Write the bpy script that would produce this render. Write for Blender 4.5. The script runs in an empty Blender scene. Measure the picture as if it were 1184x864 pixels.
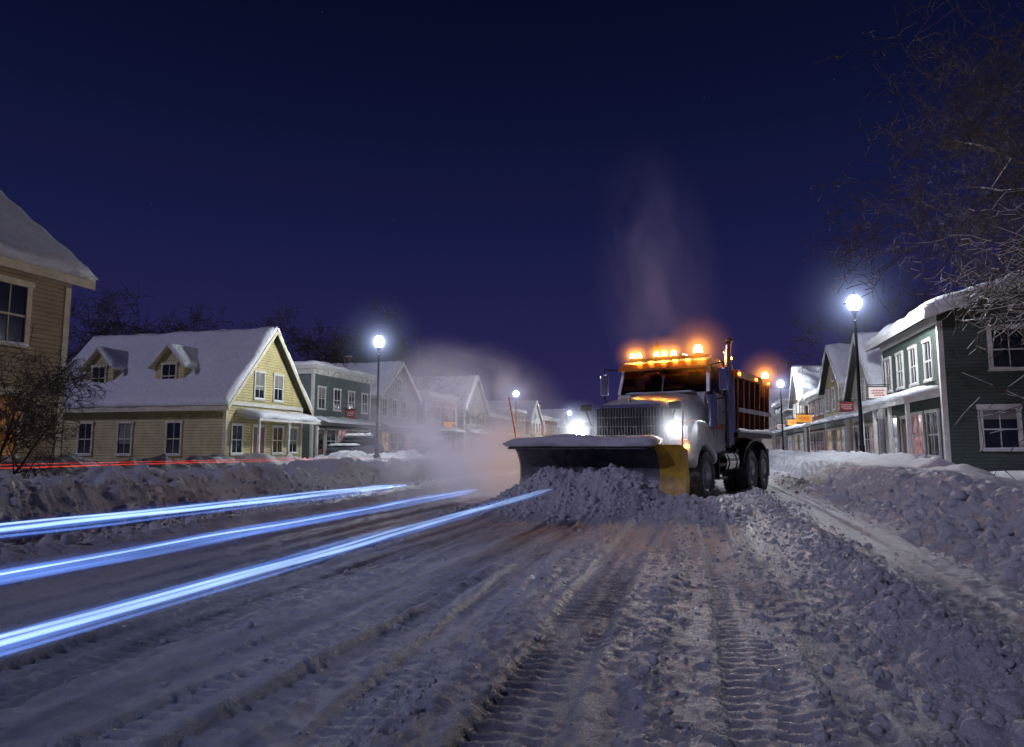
import bpy, bmesh, math, random
import numpy as np
from mathutils import Vector, Matrix
random.seed(7)
SC=bpy.context.scene
SC.view_settings.view_transform='Standard'
try: SC.view_settings.look='None'
except Exception: pass
SC.view_settings.exposure=0
SA,CA=math.sin(math.radians(15.1)),math.cos(math.radians(15.1))
def W(u,v): return (u*CA+v*SA, -u*SA+v*CA)
CAMH=1.15
# ------------------------------------------------------------ materials
def newmat(name):
    m=bpy.data.materials.new(name); m.use_nodes=True
    nt=m.node_tree; return m,nt,nt.nodes['Principled BSDF']
def N(nt,t,**k):
    n=nt.nodes.new(t)
    for a,b in k.items():
        if a in n.inputs: n.inputs[a].default_value=b
        else: setattr(n,a,b)
    return n
def pbr(name,col,rough=.6,metal=0,var=.25,scale=6,bump=.0,bscale=40,spec=.5,dirt=None,coat=0):
    m,nt,b=newmat(name); L=nt.links.new
    tc=N(nt,'ShaderNodeTexCoord')
    no=N(nt,'ShaderNodeTexNoise',Scale=scale,Detail=6.0,Roughness=.65)
    L(tc.outputs['Object'],no.inputs['Vector'])
    r=N(nt,'ShaderNodeValToRGB')
    c=Vector(col)
    r.color_ramp.elements[0].position=.3;r.color_ramp.elements[1].position=.7
    d=dirt if dirt else tuple(c*(1-var))
    r.color_ramp.elements[0].color=(*d,1)
    r.color_ramp.elements[1].color=(*tuple(min(1,x*(1+var*.4)) for x in c),1)
    L(no.outputs['Fac'],r.inputs['Fac']);L(r.outputs['Color'],b.inputs['Base Color'])
    b.inputs['Roughness'].default_value=rough;b.inputs['Metallic'].default_value=metal
    b.inputs['Specular IOR Level'].default_value=spec
    b.inputs['Coat Weight'].default_value=coat
    if bump>0:
        n2=N(nt,'ShaderNodeTexNoise',Scale=bscale,Detail=4.0)
        L(tc.outputs['Object'],n2.inputs['Vector'])
        bu=N(nt,'ShaderNodeBump',Strength=bump,Distance=.03)
        L(n2.outputs['Fac'],bu.inputs['Height']);L(bu.outputs['Normal'],b.inputs['Normal'])
    return m
def siding(name,col,pitch=.13,strength=1.0):
    m,nt,b=newmat(name); L=nt.links.new
    tc=N(nt,'ShaderNodeTexCoord');sp=N(nt,'ShaderNodeSeparateXYZ');L(tc.outputs['Object'],sp.inputs[0])
    dv=N(nt,'ShaderNodeMath',operation='DIVIDE');L(sp.outputs['Z'],dv.inputs[0]);dv.inputs[1].default_value=pitch
    fr=N(nt,'ShaderNodeMath',operation='FRACT');L(dv.outputs[0],fr.inputs[0])
    inv=N(nt,'ShaderNodeMath',operation='SUBTRACT');inv.inputs[0].default_value=1;L(fr.outputs[0],inv.inputs[1])
    bu=N(nt,'ShaderNodeBump',Strength=strength,Distance=.035);L(inv.outputs[0],bu.inputs['Height'])
    L(bu.outputs['Normal'],b.inputs['Normal'])
    no=N(nt,'ShaderNodeTexNoise',Scale=1.3,Detail=8.0,Roughness=.7);L(tc.outputs['Object'],no.inputs['Vector'])
    r=N(nt,'ShaderNodeValToRGB');r.color_ramp.elements[0].position=.3;r.color_ramp.elements[1].position=.72
    r.color_ramp.elements[0].color=(*[x*.62 for x in col],1);r.color_ramp.elements[1].color=(*[x*1.1 for x in col],1)
    L(no.outputs['Fac'],r.inputs['Fac'])
    lt=N(nt,'ShaderNodeMath',operation='GREATER_THAN');L(fr.outputs[0],lt.inputs[0]);lt.inputs[1].default_value=.88
    mx=N(nt,'ShaderNodeMix',data_type='RGBA');L(lt.outputs[0],mx.inputs[0]);L(r.outputs['Color'],mx.inputs[6])
    mx.inputs[7].default_value=(*[x*.25 for x in col],1)
    L(mx.outputs[2],b.inputs['Base Color']);b.inputs['Roughness'].default_value=.65
    return m
def brickmat(name,col):
    m,nt,b=newmat(name);L=nt.links.new
    tc=N(nt,'ShaderNodeTexCoord');sp=N(nt,'ShaderNodeSeparateXYZ');L(tc.outputs['Object'],sp.inputs[0])
    ad=N(nt,'ShaderNodeMath',operation='ADD');L(sp.outputs['X'],ad.inputs[0]);L(sp.outputs['Y'],ad.inputs[1])
    cb=N(nt,'ShaderNodeCombineXYZ');L(ad.outputs[0],cb.inputs[0]);L(sp.outputs['Z'],cb.inputs[1])
    br=N(nt,'ShaderNodeTexBrick',Scale=4.0);L(cb.outputs[0],br.inputs['Vector'])
    br.inputs['Color1'].default_value=(*col,1);br.inputs['Color2'].default_value=(*[x*.7 for x in col],1)
    br.inputs['Mortar'].default_value=(.25,.23,.22,1)
    L(br.outputs['Color'],b.inputs['Base Color']);b.inputs['Roughness'].default_value=.85
    return m
def emis(name,col,s,noise=False):
    m,nt,b=newmat(name);L=nt.links.new
    b.inputs['Base Color'].default_value=(*[x*.5 for x in col],1)
    b.inputs['Emission Color'].default_value=(*col,1);b.inputs['Emission Strength'].default_value=s
    if noise:
        tc=N(nt,'ShaderNodeTexCoord');no=N(nt,'ShaderNodeTexNoise',Scale=2.6,Detail=5.0,Roughness=.6)
        L(tc.outputs['Object'],no.inputs['Vector'])
        r=N(nt,'ShaderNodeValToRGB');r.color_ramp.elements[0].position=.38;r.color_ramp.elements[1].position=.66
        r.color_ramp.elements[0].color=(*[x*.08 for x in col],1);r.color_ramp.elements[1].color=(*col,1)
        L(no.outputs['Fac'],r.inputs['Fac']);L(r.outputs['Color'],b.inputs['Emission Color'])
        b.inputs['Base Color'].default_value=(.02,.02,.02,1);b.inputs['Roughness'].default_value=.1
    return m
M={}
def snowmat(name,dist=.05,sc=9,attr=False):
    m,nt,b=newmat(name);L=nt.links.new
    tc=N(nt,'ShaderNodeTexCoord')
    n1=N(nt,'ShaderNodeTexNoise',Scale=float(sc),Detail=8.0,Roughness=.7);L(tc.outputs['Object'],n1.inputs['Vector'])
    n2=N(nt,'ShaderNodeTexNoise',Scale=60.0,Detail=4.0,Roughness=.75);L(tc.outputs['Object'],n2.inputs['Vector'])
    b1=N(nt,'ShaderNodeBump',Strength=.85,Distance=dist);L(n1.outputs['Fac'],b1.inputs['Height'])
    b2=N(nt,'ShaderNodeBump',Strength=1.0,Distance=.022);L(n2.outputs['Fac'],b2.inputs['Height']);L(b1.outputs['Normal'],b2.inputs['Normal'])
    L(b2.outputs['Normal'],b.inputs['Normal'])
    b.inputs['Roughness'].default_value=.5;b.inputs['Specular IOR Level'].default_value=.4
    r=N(nt,'ShaderNodeValToRGB');r.color_ramp.elements[0].position=.3;r.color_ramp.elements[1].position=.65
    r.color_ramp.elements[0].color=(.66,.67,.71,1);r.color_ramp.elements[1].color=(.86,.87,.89,1)
    L(n1.outputs['Fac'],r.inputs['Fac'])
    if attr:
        at=N(nt,'ShaderNodeAttribute',attribute_name='dirt')
        n3=N(nt,'ShaderNodeTexNoise',Scale=7.0,Detail=10.0,Roughness=.8);L(tc.outputs['Object'],n3.inputs['Vector'])
        a=N(nt,'ShaderNodeMath',operation='MULTIPLY_ADD');L(n3.outputs['Fac'],a.inputs[0]);a.inputs[1].default_value=2.2;a.inputs[2].default_value=-1.1
        s=N(nt,'ShaderNodeMath',operation='ADD',use_clamp=True);L(a.outputs[0],s.inputs[0]);L(at.outputs['Fac'],s.inputs[1])
        s2=N(nt,'ShaderNodeMath',operation='MULTIPLY',use_clamp=True);L(s.outputs[0],s2.inputs[0]);L(at.outputs['Fac'],s2.inputs[1])
        s3=N(nt,'ShaderNodeMath',operation='MULTIPLY',use_clamp=True);L(s2.outputs[0],s3.inputs[0]);s3.inputs[1].default_value=1.2
        mx=N(nt,'ShaderNodeMix',data_type='RGBA');L(s3.outputs[0],mx.inputs[0]);L(r.outputs['Color'],mx.inputs[6])
        mx.inputs[7].default_value=(.20,.20,.235,1);L(mx.outputs[2],b.inputs['Base Color'])
    else: L(r.outputs['Color'],b.inputs['Base Color'])
    return m
M['snow']=snowmat('snow',.05,6);M['ground']=snowmat('snow_ground',.045,14,True)
M['tan']=siding('tan_siding',(.46,.36,.20));M['yellow']=siding('yellow_siding',(.56,.48,.22),.15)
M['greygreen']=siding('greygreen_siding',(.14,.17,.16),.15);M['dkgreen']=siding('dark_green_siding',(.07,.095,.082),.14)
M['cream']=siding('cream_siding',(.48,.44,.33),.15);M['white_s']=siding('white_siding',(.50,.50,.49),.15)
M['blue_s']=siding('blue_siding',(.16,.2,.27),.15);M['brown_s']=siding('brown_siding',(.2,.12,.07),.15)
M['brick']=brickmat('brick',(.30,.10,.06))
M['trim']=pbr('white_trim',(.60,.58,.54),.55,var=.25,scale=3,bump=.15)
M['creamtrim']=pbr('cream_trim',(.64,.57,.38),.55,var=.3,scale=3,bump=.15)
M['roof']=pbr('roof_shingle',(.06,.06,.065),.85,var=.4,bump=.5,bscale=20)
M['glass']=pbr('window_glass',(.018,.022,.03),.08,var=.5,scale=2,spec=.8)
M['blind']=pbr('window_blind',(.20,.19,.17),.6,var=.3,scale=2)
M['lit']=emis('lit_window_warm',(1,.66,.34),.55,True);M['litdim']=emis('lit_window_dim',(1,.5,.25),.05,True)
M['litcool']=emis('lit_window_cool',(.8,.85,1),.5,True);M['litpink']=emis('lit_shop_display',(1,.5,.55),.4,True);M['litorange']=emis('lit_window_orange',(1,.42,.1),.25,True)
M['door']=pbr('door_wood',(.16,.05,.03),.4,var=.4)
M['black']=pbr('black_iron',(.015,.015,.017),.4,metal=.6,var=.4,scale=20,bump=.1)
M['bark']=pbr('bark',(.09,.07,.055),.9,var=.5,scale=15,bump=.6,bscale=60)
M['lamp']=emis('lamp_globe',(.88,.94,1),600)
M['awn']=pbr('awning_canvas',(.12,.12,.14),.8)
M['awng']=pbr('awning_green',(.03,.12,.07),.8)
# painted glow around a lamp: see-through emissive shell, brightest where it faces the viewer
def painted_haze_mat(name,col,lobes):
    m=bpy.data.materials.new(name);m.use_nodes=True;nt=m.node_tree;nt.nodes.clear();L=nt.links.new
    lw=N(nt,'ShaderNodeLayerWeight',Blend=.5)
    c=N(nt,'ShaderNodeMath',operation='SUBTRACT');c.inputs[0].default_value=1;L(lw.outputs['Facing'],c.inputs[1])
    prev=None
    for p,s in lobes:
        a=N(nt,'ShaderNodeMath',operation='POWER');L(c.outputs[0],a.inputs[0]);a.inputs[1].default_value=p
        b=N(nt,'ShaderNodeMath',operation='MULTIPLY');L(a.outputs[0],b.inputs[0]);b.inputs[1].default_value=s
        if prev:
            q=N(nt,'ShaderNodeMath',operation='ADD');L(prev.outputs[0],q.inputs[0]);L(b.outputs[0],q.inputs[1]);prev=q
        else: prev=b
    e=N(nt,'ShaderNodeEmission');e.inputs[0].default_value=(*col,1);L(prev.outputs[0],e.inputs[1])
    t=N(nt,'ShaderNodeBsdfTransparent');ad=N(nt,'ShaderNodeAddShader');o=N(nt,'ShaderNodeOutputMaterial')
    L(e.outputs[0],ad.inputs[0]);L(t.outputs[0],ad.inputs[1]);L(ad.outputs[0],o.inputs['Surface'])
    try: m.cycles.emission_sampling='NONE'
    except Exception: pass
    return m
M['lhz']=painted_haze_mat('lamp_painted_haze',(.50,.62,1),[(7,.05),(40,.30),(260,1.4)])
M['ahz']=painted_haze_mat('amber_painted_haze',(1,.32,.04),[(6,.16),(40,1.1)])
M['hhz']=painted_haze_mat('headlight_painted_haze',(.85,.9,1),[(5,.18),(20,.9),(110,4.0)])
# ------------------------------------------------------------ builder
class B:
    def __init__(s,name,loc=(0,0,0),rot=0,scale=1):
        s.name=name;s.loc=loc;s.rot=rot;s.g={};s.scale=scale
    def add(s,part,mat,vs,fs):
        k=(part,mat);g=s.g.setdefault(k,[[],[]]);o=len(g[0])
        g[0].extend([tuple(v) for v in vs]);g[1].extend([tuple(i+o for i in f) for f in fs])
    def box(s,part,mat,x0,x1,y0,y1,z0,z1):
        s.hexa(part,mat,[(x0,y0,z0),(x1,y0,z0),(x1,y1,z0),(x0,y1,z0),(x0,y0,z1),(x1,y0,z1),(x1,y1,z1),(x0,y1,z1)])
    def hexa(s,part,mat,p):
        s.add(part,mat,p,[(3,2,1,0),(4,5,6,7),(0,1,5,4),(1,2,6,5),(2,3,7,6),(3,0,4,7)])
    def obox(s,part,mat,O,S,Nn,s0,s1,n0,n1,z0,z1):
        O=Vector(O);S=Vector(S);Nn=Vector(Nn);Z=Vector((0,0,1))
        s.hexa(part,mat,[O+S*a+Nn*b+Z*c for c in(z0,z1) for a,b in((s0,n0),(s1,n0),(s1,n1),(s0,n1))])
    def cyl(s,part,mat,p0,p1,r0,r1=None,n=16,cap=True):
        r1=r0 if r1 is None else r1
        p0=Vector(p0);p1=Vector(p1);d=(p1-p0).normalized()
        a=d.orthogonal().normalized();b=d.cross(a)
        vs=[];
        for p,r in((p0,r0),(p1,r1)):
            for i in range(n):
                t=2*math.pi*i/n;vs.append(p+a*math.cos(t)*r+b*math.sin(t)*r)
        fs=[(i,(i+1)%n,n+(i+1)%n,n+i) for i in range(n)]
        if cap: fs+= [tuple(range(n-1,-1,-1)),tuple(range(n,2*n))]
        s.add(part,mat,vs,fs)
    def pipe(s,part,mat,pts,r,n=10):
        for a,b in zip(pts[:-1],pts[1:]): s.cyl(part,mat,a,b,r,r,n)
    def rev(s,part,mat,C,axis,prof,n=32):
        C=Vector(C);ax=Vector(axis).normalized();a=ax.orthogonal().normalized();b=ax.cross(a);vs=[];fs=[]
        for h,r in prof:
            for i in range(n):
                t=2*math.pi*i/n;vs.append(C+ax*h+(a*math.cos(t)+b*math.sin(t))*r)
        for j in range(len(prof)-1):
            for i in range(n): fs.append((j*n+i,j*n+(i+1)%n,(j+1)*n+(i+1)%n,(j+1)*n+i))
        s.add(part,mat,vs,fs)
    def extr(s,part,mat,poly,x0,x1):
        n=len(poly);vs=[(x0,y,z) for y,z in poly]+[(x1,y,z) for y,z in poly]
        s.add(part,mat,vs,[(i,(i+1)%n,n+(i+1)%n,n+i) for i in range(n)]+[tuple(range(n-1,-1,-1)),tuple(range(n,2*n))])
    def slab(s,part,O,e1,e2,th,seed=0,res=.22,mat='snow',rag=.10):
        O=Vector(O);e1=Vector(e1);e2=Vector(e2);n=e1.cross(e2).normalized()
        if n.z<0:n=-n
        l1,l2=e1.length,e2.length
        nu=max(4,min(60,int(l1/res)));nv=max(4,min(60,int(l2/res)))
        rs=random.Random(seed);ph=[rs.uniform(0,6.3) for _ in range(8)]
        d1=e1.normalized();d2=e2.normalized();vs=[];fs=[]
        for j in range(nv+1):
            for i in range(nu+1):
                a=i/nu;b=j/nv
                de=min(a*l1,(1-a)*l1,b*l2,(1-b)*l2)
                e=min(1,de/(th*1.3)) if th>0 else 1
                hh=th*(.45+.55*math.sqrt(max(0,1-(1-e)**2)))
                x=a*l1;y=b*l2
                hh*=1+.16*math.sin(x*1.1+ph[0])*math.sin(y*1.3+ph[1])+.12*math.sin(x*2.9+ph[2]+y)+.07*math.sin(y*5+ph[3]+x*4)
                p=O+e1*a+e2*b+n*hh
                if j==0 or j==nv: p+=d2*((1 if j else -1)*rag*(.5+.5*math.sin(x*2.1+ph[4])+.4*math.sin(x*6.3+ph[5])))
                if i==0 or i==nu: p+=d1*((1 if i else -1)*rag*.6*(.5+.5*math.sin(y*2.3+ph[6])))
                vs.append(p)
        w=nu+1
        for j in range(nv):
            for i in range(nu): fs.append((j*w+i,j*w+i+1,(j+1)*w+i+1,(j+1)*w+i))
        ring=[i for i in range(w)]+[j*w+nu for j in range(1,nv+1)]+[nv*w+i for i in range(nu-1,-1,-1)]+[j*w for j in range(nv-1,0,-1)]
        o=len(vs)
        for k in ring:
            j,i=divmod(k,w);vs.append(O+e1*(i/nu)+e2*(j/nv)+n*.004)
        m=len(ring)
        for k in range(m): fs.append((ring[k],o+k,o+(k+1)%m,ring[(k+1)%m]))
        s.add(part,mat,vs,fs)
    def window(s,face,c,z0,w,h,mat='glass',trim='trim',snow=True,mun=1,W_=0,fr=.1):
        O,S,Nn=face
        g=s.obox
        bl=0
        if mat=='glass' and (int(c*37+z0*11)%3==0): bl=h*(.25+.2*(int(c*13)%3))
        g('window_glass_'+mat,mat,O,S,Nn,c-w/2,c+w/2,.002,.02,z0,z0+h-bl)
        if bl: g('window_blinds','blind',O,S,Nn,c-w/2,c+w/2,.002,.018,z0+h-bl+.001,z0+h)
        g('window_frames',trim,O,S,Nn,c-w/2-fr,c-w/2,0.003,.075,z0-.003,z0+h)
        g('window_frames',trim,O,S,Nn,c+w/2,c+w/2+fr,0.003,.075,z0-.003,z0+h)
        g('window_frames',trim,O,S,Nn,c-w/2-fr-.04,c+w/2+fr+.04,0.003,.10,z0+h,z0+h+fr*1.3)
        g('window_frames',trim,O,S,Nn,c-w/2-fr-.04,c+w/2+fr+.04,0.003,.12,z0-.07,z0-.004)
        g('window_frames',trim,O,S,Nn,c-w/2,c+w/2,.02,.05,z0+h*.5-.03,z0+h*.5+.03)
        for k in range(mun): 
            cc=c-w/2+w*(k+1)/(mun+1);g('window_frames',trim,O,S,Nn,cc-.014,cc+.014,.02,.045,z0,z0+h*.5-.03);g('window_frames',trim,O,S,Nn,cc-.014,cc+.014,.02,.045,z0+h*.5+.03,z0+h)
        if snow:
            O_=Vector(O)+Vector(S)*(c-w/2-fr)+Vector((0,0,z0+.0));s.slab('window_snow',O_+Vector(Nn)*.055,Vector(S)*(w+2*fr),Vector(Nn)*.06,.09,int(c*10),.15,rag=.01)
    def finish(s,smooth=None,bevel=None):
        e=bpy.data.objects.new(s.name,None);SC.collection.objects.link(e)
        e.location=s.loc;e.rotation_euler=(0,0,s.rot);e.empty_display_size=.3;e.scale=(s.scale,)*3
        for (part,mat),(vs,fs) in s.g.items():
            me=bpy.data.meshes.new(part);me.from_pydata(vs,[],fs);me.materials.append(M[mat])
            if 'snow' in part or 'globe' in part or 'haze' in part:
                me.polygons.foreach_set('use_smooth',[True]*len(fs))
            elif smooth:
                me.polygons.foreach_set('use_smooth',[True]*len(fs));me.set_sharp_from_angle(angle=math.radians(smooth))
            me.update()
            o=bpy.data.objects.new(part,me);SC.collection.objects.link(o);o.parent=e
            if bevel and part in bevel:
                md=o.modifiers.new('b','BEVEL');md.width=bevel[part];md.segments=3;md.limit_method='ANGLE';md.angle_limit=math.radians(40)
        return e
def sphere_pts(b,part,mat,c,r,n=48):
    k=n//2
    prof=[(-r*math.cos(math.pi*i/k),max(1e-4,r*math.sin(math.pi*i/k))) for i in range(k+1)]
    b.rev(part,mat,c,(0,0,1),prof,n)
# ------------------------------------------------------------ ground
rng=np.random.RandomState(3)
_T=rng.rand(512,512)
def vn(x,y):
    x=x+0*y;y=y+0*x
    xi=np.floor(x).astype(np.int64);yi=np.floor(y).astype(np.int64);fx=x-xi;fy=y-yi
    fx=fx*fx*(3-2*fx);fy=fy*fy*(3-2*fy)
    a=_T[xi%512,yi%512];b=_T[(xi+1)%512,yi%512];c=_T[xi%512,(yi+1)%512];d=_T[(xi+1)%512,(yi+1)%512]
    return (a*(1-fx)+b*fx)*(1-fy)+(c*(1-fx)+d*fx)*fy
def fbm(x,y,o=4,g=.5):
    t=0;A=1;s=0
    for k in range(o):
        t=t+A*vn(x*2**k+17.3*k,y*2**k+9.1*k);s+=A;A*=g
    return t/s
def sm(a,b,x):
    t=np.clip((x-a)/(b-a),0,1);return t*t*(3-2*t)
def bil(x,y,o=3):
    t=0;A=1;s=0
    for k in range(o):
        t=t+A*(1-np.abs(2*vn(x*2**k+5*k,y*2**k+3*k)-1));s+=A;A*=.55
    return t/s
TS=1.0
TRK=(3.0,15.2);PHI=-math.radians(33);tc_,ts_=math.cos(PHI),math.sin(PHI)
def tl(x,y):
    dx=x-TRK[0];dy=y-TRK[1];return (dx*tc_+dy*ts_)/TS, (-dx*ts_+dy*tc_)/TS
def height(u,v):
    x=u*CA+v*SA;y=-u*SA+v*CA
    wob=(fbm(v*.25+3,v*0+1,2)-.5)
    h=.04*(fbm(u*.6,v*.35,3)-.5)+.016*(fbm(u*6,v*6,3)-.5)
    road=sm(-7.5,-6.8,u)*(1-sm(2.6,3.2,u))
    h=h+road*.04*(fbm(u*4.0+.2*np.sin(v*.15),v*.12,3)-.5)
    dirt=.40*sm(.44,.62,fbm(u*1.1+2,v*.10,3))*(.4+.6*sm(.35,.6,fbm(u*3,v*1.0,3)))
    us_=u+.05*v*(fbm(u*.8,v*.05,2)-.5)
    h=h+road*(.026*(fbm(us_*11,v*1.2,2)-.5)+.028*(bil(u*9,v*8,2)-.4)+.020*(bil(u*20,v*14,2)-.4)*sm(.35,.6,fbm(u*2+9,v*1.2,3)))
    dirt=dirt+.22*road*sm(.5,.64,fbm(us_*7+3,v*.35,3))
    tr=[(-.72,.40,.9,0),(.18,.34,.8,.004),(-1.85,.36,.9,-.01),(-2.35,.30,.8,.03),(-3.05,.32,.9,0),(-3.6,.28,.8,.035),(.72,.28,.6,-.02),(1.95,.34,.8,.0),(2.45,.28,.7,.01),(-4.6,.36,.9,.0),(-5.4,.36,.9,.01),(-1.3,.26,.7,-.06),(-2.7,.26,.8,.07),(-5.9,.3,.8,.02),(-4.1,.3,.8,-.03),(-3.3,.2,.7,-.05),(-2.0,.2,.7,.05)]
    for u0,w,s,kk in tr:
        uc=u0+kk*v+.07*np.sin(v*.3+u0*5);a=np.abs(u-uc)/(w/2);m=(1-sm(.85,1.12,a))*sm(.22,.45,fbm(v*.35+u0*7,u*.5,2)+.15*s)
        berm=np.exp(-((a-1.25)/.22)**2)
        tread=np.tanh(4*np.sin(2*math.pi*(v/.10+.45*a)))*(.4+.6*sm(.1,.2,a))
        fade=(1-sm(6,10,v))*sm(.30,.5,fbm(v*1.1+u0,u*2,2)+.08)
        h=h*(1-.5*m*s)+s*road*(m*(-.022+.0065*tread*fade)+.020*berm*(.2+1.1*fbm(u*9,v*6+u0,3)))
        dirt=dirt+m*s*.20*(.4+1.2*fbm(u*6,v*.8,2))
    def ridge(u0,w,hh,sd,lo=1.0,k=0):
        uc=u0+k*v+.22*(fbm(v*.35+sd,v*0+sd,2)-.5)*2
        r=np.exp(-((u-uc)/w)**2);l=bil(u*5+sd,v*5,3);l2=bil(u*14+sd,v*14,2)
        return r*hh*(.30+1.0*(l-.35)*lo+.55*(l2-.4)+.5*fbm(v*1.2+sd,u*2,2))
    h=h+ridge(1.28,.24,.15,1)+ridge(.45,.09,.035,5)+ridge(-1.25,.12,.03,9)+ridge(-.25,.09,.035,12)+ridge(2.9,.28,.16,22)+ridge(-2.1,.09,.03,15,1,.02)+ridge(-3.9,.10,.035,17,1,.0)
    h=h+ridge(-6.6,.3,.12,31)
    rn=np.exp(-((u-1.28)/.5)**2);dirt=dirt*(1-.8*rn)
    eL=-7.0-.11*np.clip(v,0,25)+.5*wob
    dl=eL-u
    lum=bil(u*1.9,v*1.9,4);lum2=fbm(u*.7+4,v*.7,3);lumf=bil(u*7,v*7,3)
    bank=sm(-.1,.8,dl)*(1-.72*sm(1.9,3.6,dl))
    h=h+bank*(.46+.50*(lum-.4)+.40*(lum2-.5)+.14*(lumf-.4))
    d2=np.exp(-((u+17.2+.8*wob)/1.2)**2)*(1-sm(60,90,v));h=h+d2*(.38+.45*(lum-.4)+.7*(lum2-.5))
    h=h+.18*sm(16.5,18.5,-u)
    eR=3.15+.02*np.clip(v,0,30)+.45*wob+.20*(fbm(v*2.2,v*0+7,3)-.5)
    dr=u-eR
    face=.45*sm(-.15,.22,dr+.28*(lum-.5)+.10*(lumf-.4))+.55*sm(.05,.75,dr+.30*(lum-.5)+.10*(lumf-.4))
    mid_=np.exp(-((dr-.5)/.8)**2)
    h=h+face*(.53+.16*(lum2-.5)*2)+mid_*(.24*(lum-.45)+.12*(lumf-.4))+mid_*.10*(fbm(u*2.5+3,v*2.5,3)-.5)
    h=h-sm(2.4,4.2,dr)*.28+sm(.6,1.6,dr)*.24*(fbm(u*1.3,v*1.3,4)-.5)*(1-sm(5,6,dr))
    pd=np.exp(-((u-6.2)/.9)**2)*sm(17,22,v)*(1-sm(60,80,v));h=h+pd*(.24+.4*(lum-.4))
    dirt=dirt*(1-sm(-.6,.4,dl))*(1-sm(-.5,.2,dr))
    lx,ly=tl(x,y)
    am=sm(-2.2,-.9,lx)*(1-.60*sm(.9,1.7,lx))*(1-sm(2.3,3.4,lx))
    pw=np.where(ly<-3.0,1.05,.35)
    pile=am*np.exp(-(np.abs((ly+3.0)/pw))**1.8)*.74
    tail=np.exp(-((lx-2.35)/.6)**2)*sm(-4.0,-2.9,ly)*(1-sm(-1.6,1.2,ly))*.24
    big=np.maximum(pile,tail)
    h=h+big*(.85+.45*(fbm(u*1.8,v*1.8,2)-.5)+.22*(bil(u*4,v*4,3)-.4)+.12*(bil(u*13,v*13,2)-.4))
    dirt=dirt*(1-sm(.02,.1,big))
    h=np.where((v>200),h*np.clip((400-v)/200,0,1),h)
    return h,np.clip(dirt,0,1)
def rngs(segs):
    out=[]
    for a,b,st in segs: out.append(np.arange(a,b,st))
    return np.concatenate(out+[np.array([segs[-1][1]])])
us=np.concatenate([-np.geomspace(1500,30,18),rngs([(-29,-20,.5),(-20,-10,.13),(-10,-6,.05),(-6,-3,.03),(-3,2.6,.02),(2.6,4.6,.026),(4.6,9,.09),(9,20,.6)]),np.geomspace(22,1500,18)])
vs_=np.concatenate([-np.geomspace(300,3,12),rngs([(-2.5,1.6,.2),(1.6,8,.018),(8,21,.045),(21,60,.2),(60,120,.8)]),np.geomspace(121,3000,24)])
U,V=np.meshgrid(us,vs_);H,DI=height(U,V)
X=U*CA+V*SA;Y=-U*SA+V*CA
co=np.stack([X,Y,H],-1).reshape(-1,3).astype(np.float32)
nu,nv=len(us),len(vs_)
idx=np.arange(nu*nv).reshape(nv,nu)
q=np.stack([idx[:-1,:-1],idx[:-1,1:],idx[1:,1:],idx[1:,:-1]],-1).reshape(-1,4)
def npmesh(name,co,q,mat,smooth=True,k=4):
    me=bpy.data.meshes.new(name);me.vertices.add(len(co));me.vertices.foreach_set('co',co.astype(np.float32).ravel())
    me.loops.add(q.size);me.loops.foreach_set('vertex_index',q.ravel().astype(np.int32))
    me.polygons.add(len(q));me.polygons.foreach_set('loop_start',(np.arange(len(q))*k).astype(np.int32))
    me.polygons.foreach_set('loop_total',np.full(len(q),k,np.int32))
    me.update(calc_edges=True)
    me.polygons.foreach_set('use_smooth',np.full(len(q),smooth))
    me.materials.append(mat);return me
def link(name,me,parent=None):
    o=bpy.data.objects.new(name,me);SC.collection.objects.link(o);o.parent=parent;return o
gm=npmesh('snowy_ground',co,q,M['ground'])
at=gm.attributes.new('dirt','FLOAT','POINT');at.data.foreach_set('value',DI.reshape(-1).astype(np.float32))
link('snowy_road_ground',gm)
def H1(u,v):
    return float(height(np.array([u]),np.array([v]))[0][0])
bm=bmesh.new();bmesh.ops.create_icosphere(bm,subdivisions=2,radius=1)
iv=np.array([v.co[:] for v in bm.verts]);it=np.array([[v.index for v in f.verts] for f in bm.faces]);bm.free()
def clods(name,pts):
    allv=[];allf=[];o=0
    P=np.array(pts)
    hh,_=height(P[:,0],P[:,1])
    for k,(u,v,r) in enumerate(P):
        fr=rng.normal(size=(3,3));off=rng.rand(3)*6
        s=iv*(1+.22*np.sin((iv@fr.T)*1.6+off).sum(1,keepdims=True)*.6+.22*(rng.rand(len(iv),1)-.5))*rng.uniform(.6,1.3,3)
        x,y=W(u,v);allv.append(s*r+np.array([x,y,hh[k]+r*.12]));allf.append(it+o);o+=len(iv)
    link(name,npmesh(name,np.concatenate(allv),np.concatenate(allf),M['snow'],True,3))
pts=[]
for _ in range(4600):
    v=1.8+abs(rng.exponential(6.5));pts.append((1.28+rng.normal()*.22*(1+.6*rng.rand()),min(v,30),min(.055,.005+rng.exponential(.0080))))
for _ in range(2200):
    v=1.8+rng.exponential(7);pts.append((rng.uniform(-6.5,3),v,.004+rng.exponential(.004)))
for _ in range(2600):
    v=3+rng.exponential(9);pts.append((3.05+rng.normal()*.24,v,min(.10,.01+rng.exponential(.020))))
for _ in range(2400):
    v=4+rng.exponential(10);pts.append((-7.0-.11*min(v,25)+rng.normal()*.45-.1,v,min(.10,.010+rng.exponential(.02))))
for _ in range(1000): 
    pts.append((rng.choice([-.25,.45,-1.25])+rng.normal()*.12,1.8+rng.exponential(4),.004+rng.exponential(.005)))
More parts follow.
